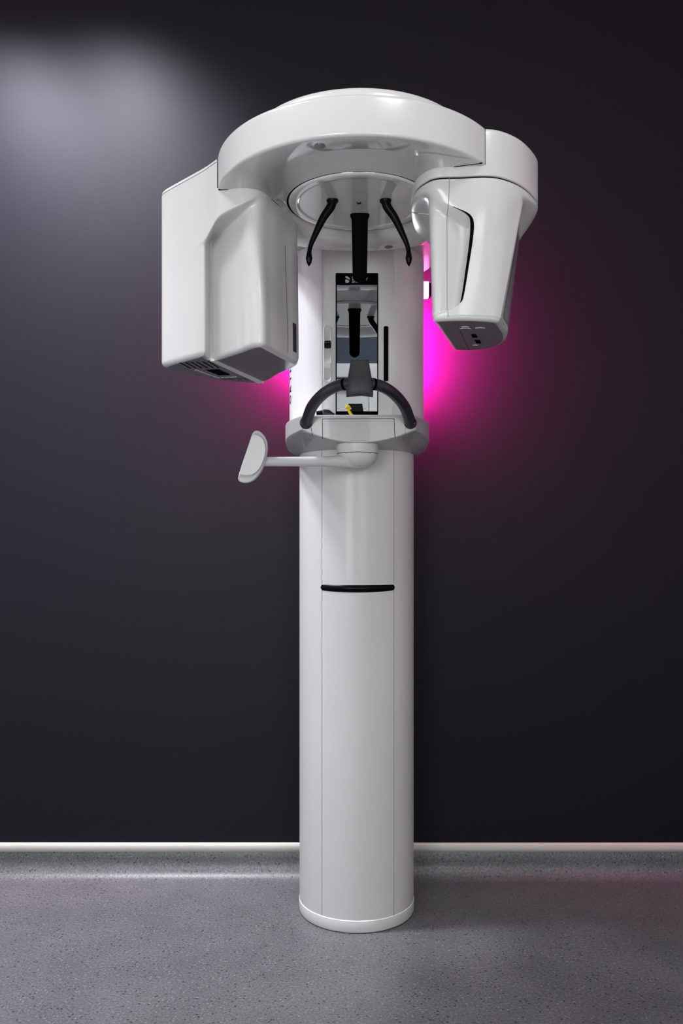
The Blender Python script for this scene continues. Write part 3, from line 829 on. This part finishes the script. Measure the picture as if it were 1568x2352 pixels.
def front_pt(px, py, off):
    d_ = 1.92
    for _ in range(6):
        z = (HOR-py)/F_PX*d_; X = (px-784)/F_PX*d_
        t = (0.79-z)/(0.79-ZB0); best = None
        for j in range(PR2*2, PR2*8):
            N_ = Tr_[j].lerp(Br[j], max(-0.1, t)); w_ = sstep((arr[j]+trr[j]*0.5-z)/trr[j]); p = Fr[j].lerp(N_, w_)
            if best is None or abs(p.x-X) < abs(best.x-X): best = p
        d_ = best.y
    return P(px, py, d_)+Vector((0, -off, 0))
gap = catmull([(1040, 475, 0.6), (1058, 483, 1.2), (1071, 490, 2.2), (1080, 499, 3.2), (1083.5, 512, 4.2), (1083, 535, 4.0), (1079, 570, 3.6), (1073, 610, 3.2), (1067, 650, 2.8), (1061, 684, 2.2), (1056.5, 695, 0.7)], 6)  # black strip laid on the face, painting the shade in the grip slit
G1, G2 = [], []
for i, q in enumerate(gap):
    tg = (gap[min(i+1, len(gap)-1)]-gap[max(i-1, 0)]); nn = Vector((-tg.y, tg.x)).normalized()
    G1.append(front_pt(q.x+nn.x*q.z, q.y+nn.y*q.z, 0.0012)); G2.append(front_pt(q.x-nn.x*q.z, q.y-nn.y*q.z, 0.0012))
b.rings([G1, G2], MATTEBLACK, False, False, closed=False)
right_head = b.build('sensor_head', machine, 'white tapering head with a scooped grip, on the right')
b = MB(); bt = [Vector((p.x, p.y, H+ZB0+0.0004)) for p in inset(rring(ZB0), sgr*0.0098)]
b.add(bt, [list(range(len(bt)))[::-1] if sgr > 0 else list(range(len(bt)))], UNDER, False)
b.build('underside_plate', right_head, 'grey underside of the right head')
zv = H+ZB0-0.0003
b = MB()
for (x_, y_) in ((1081, 768), (1089, 781)):
    b.add([ground(x_, y_), ground(x_+12, y_), ground(x_+16, y_+8), ground(x_+4, y_+8)], [[0, 1, 2, 3], [3, 2, 1, 0]], MATTEBLACK, False)
b.build('port_socket', right_head, 'two black sockets under the right head')
b = MB()
for (x_, y_, r_) in ((1067, 753, .011), (1067, 758, .016), (1101, 756, .014), (1090, 794, .008)):
    c_ = ground(x_, y_); b.tube([c_+Vector((r_*cos(a), r_*sin(a)*.9-0.0, 0)) for a in [-pi*.2-pi*.6*k/10 for k in range(11)]], 0.0007, EDGEHI, 5)
b.tube([ground(1055, 758), ground(1068, 785), ground(1078, 803)], 0.0005, SEAM, 5)
b.build('screw_recess', right_head, 'small round screw recesses')
# glossy side strip panel in the right-hand recess
b = MB(); rs = []
for k in range(40):
    z = ZB0+0.02+k*(0.775-ZB0-0.02)/39
    row = [rface(int(PR2*jj), z, 0.0012) for jj in (7.55, 7.9, 8.3, 8.8, 9.3)]
    rs.append(row)
b.rings(rs, SIDEP, False, False, closed=False); b.build('side_panel', right_head, 'glossy grey side strip')
# cap above
b = MB(); rs = []
for k in range(5):
    a = k/4*pi/2; rs.append([Vector((p.x, p.y, H+ZCAP+0.003*(1-cos(a)))) for p in inset(Fr, sgr*0.003*(1-sin(a)))])
for k in range(0, 7):
    a = k/6*pi/2; rs.append([Vector((p.x, p.y, H+0.9475-0.011+0.011*sin(a))) for p in inset(Fr, sgr*0.011*(1-cos(a)))])
if sgr < 0: rs = [r_[::-1] for r_ in rs]
b.rings(rs, SATINW)
gk = [[Vector((p.x, p.y, H+z)) for p in inset(Fr, sgr*0.006)] for z in (0.833, 0.8385)]
b.rings(gk if sgr > 0 else [r_[::-1] for r_ in gk], MATTEBLACK, False, False)
b.build('head_cap', machine, 'white rounded cap above the right head')

# ------------------------------------------------------------------ loose things in the tray
ST = H+0.387
t = thing('bite_block', 'small yellow curved bite piece sticking up from the tray', 'bite block', (P(803, 945, 2.56).x, 2.56, ST))
b = MB()
pts = catmull([P(812, 962, 2.56), P(807, 953, 2.56), P(802.5, 946, 2.56), P(800, 940, 2.56), P(799.5, 936, 2.56)], 6)
b.tube(pts, [interp(i/24, [0, 1], [0.0072, 0.0056]) for i in range(len(pts))], YELLOW, 14, flat=(1.0, 0.7))
b.build('stem', t)
b = MB(); c0 = P(799, 935.5, 2.56)
b.box(c0.x-0.0075, c0.x+0.0065, 2.545, 2.575, c0.z-0.004, c0.z+0.004, YELLOW, 0.003)
b.tube([c0+Vector((0.004, 0, 0.001)), c0+Vector((0.0085, 0, -0.006))], 0.0035, YELLOW, 10)
b.build('bite_plate', t)
t = thing('strap_clip', 'black plastic clip lying at the left end of the tray', 'clip', (P(752, 950, 2.57).x, 2.57, ST))
b = MB(); c0 = P(739, 949, 2.57)
q = [P(729, 951, 2.57), P(739, 949.5, 2.57)]
b.tube([P(727, 952.5, 2.57)+Vector((0, 0, -.002)), P(742, 950.5, 2.57)+Vector((0, 0, -.002))], 0.0135, BLACK, 20)
b.build('clip_barrel', t)
b = MB()
pts = [P(742, 949.5, 2.57), P(752, 949.5, 2.57), P(760, 952, 2.57), P(768, 953.5, 2.57)]
b.tube(catmull(pts, 5), [interp(i/15, [0, .4, 1], [0.0125, 0.012, 0.005]) for i in range(16)], RUBBER, 16, flat=(0.6, 1))
b.build('clip_tongue', t)
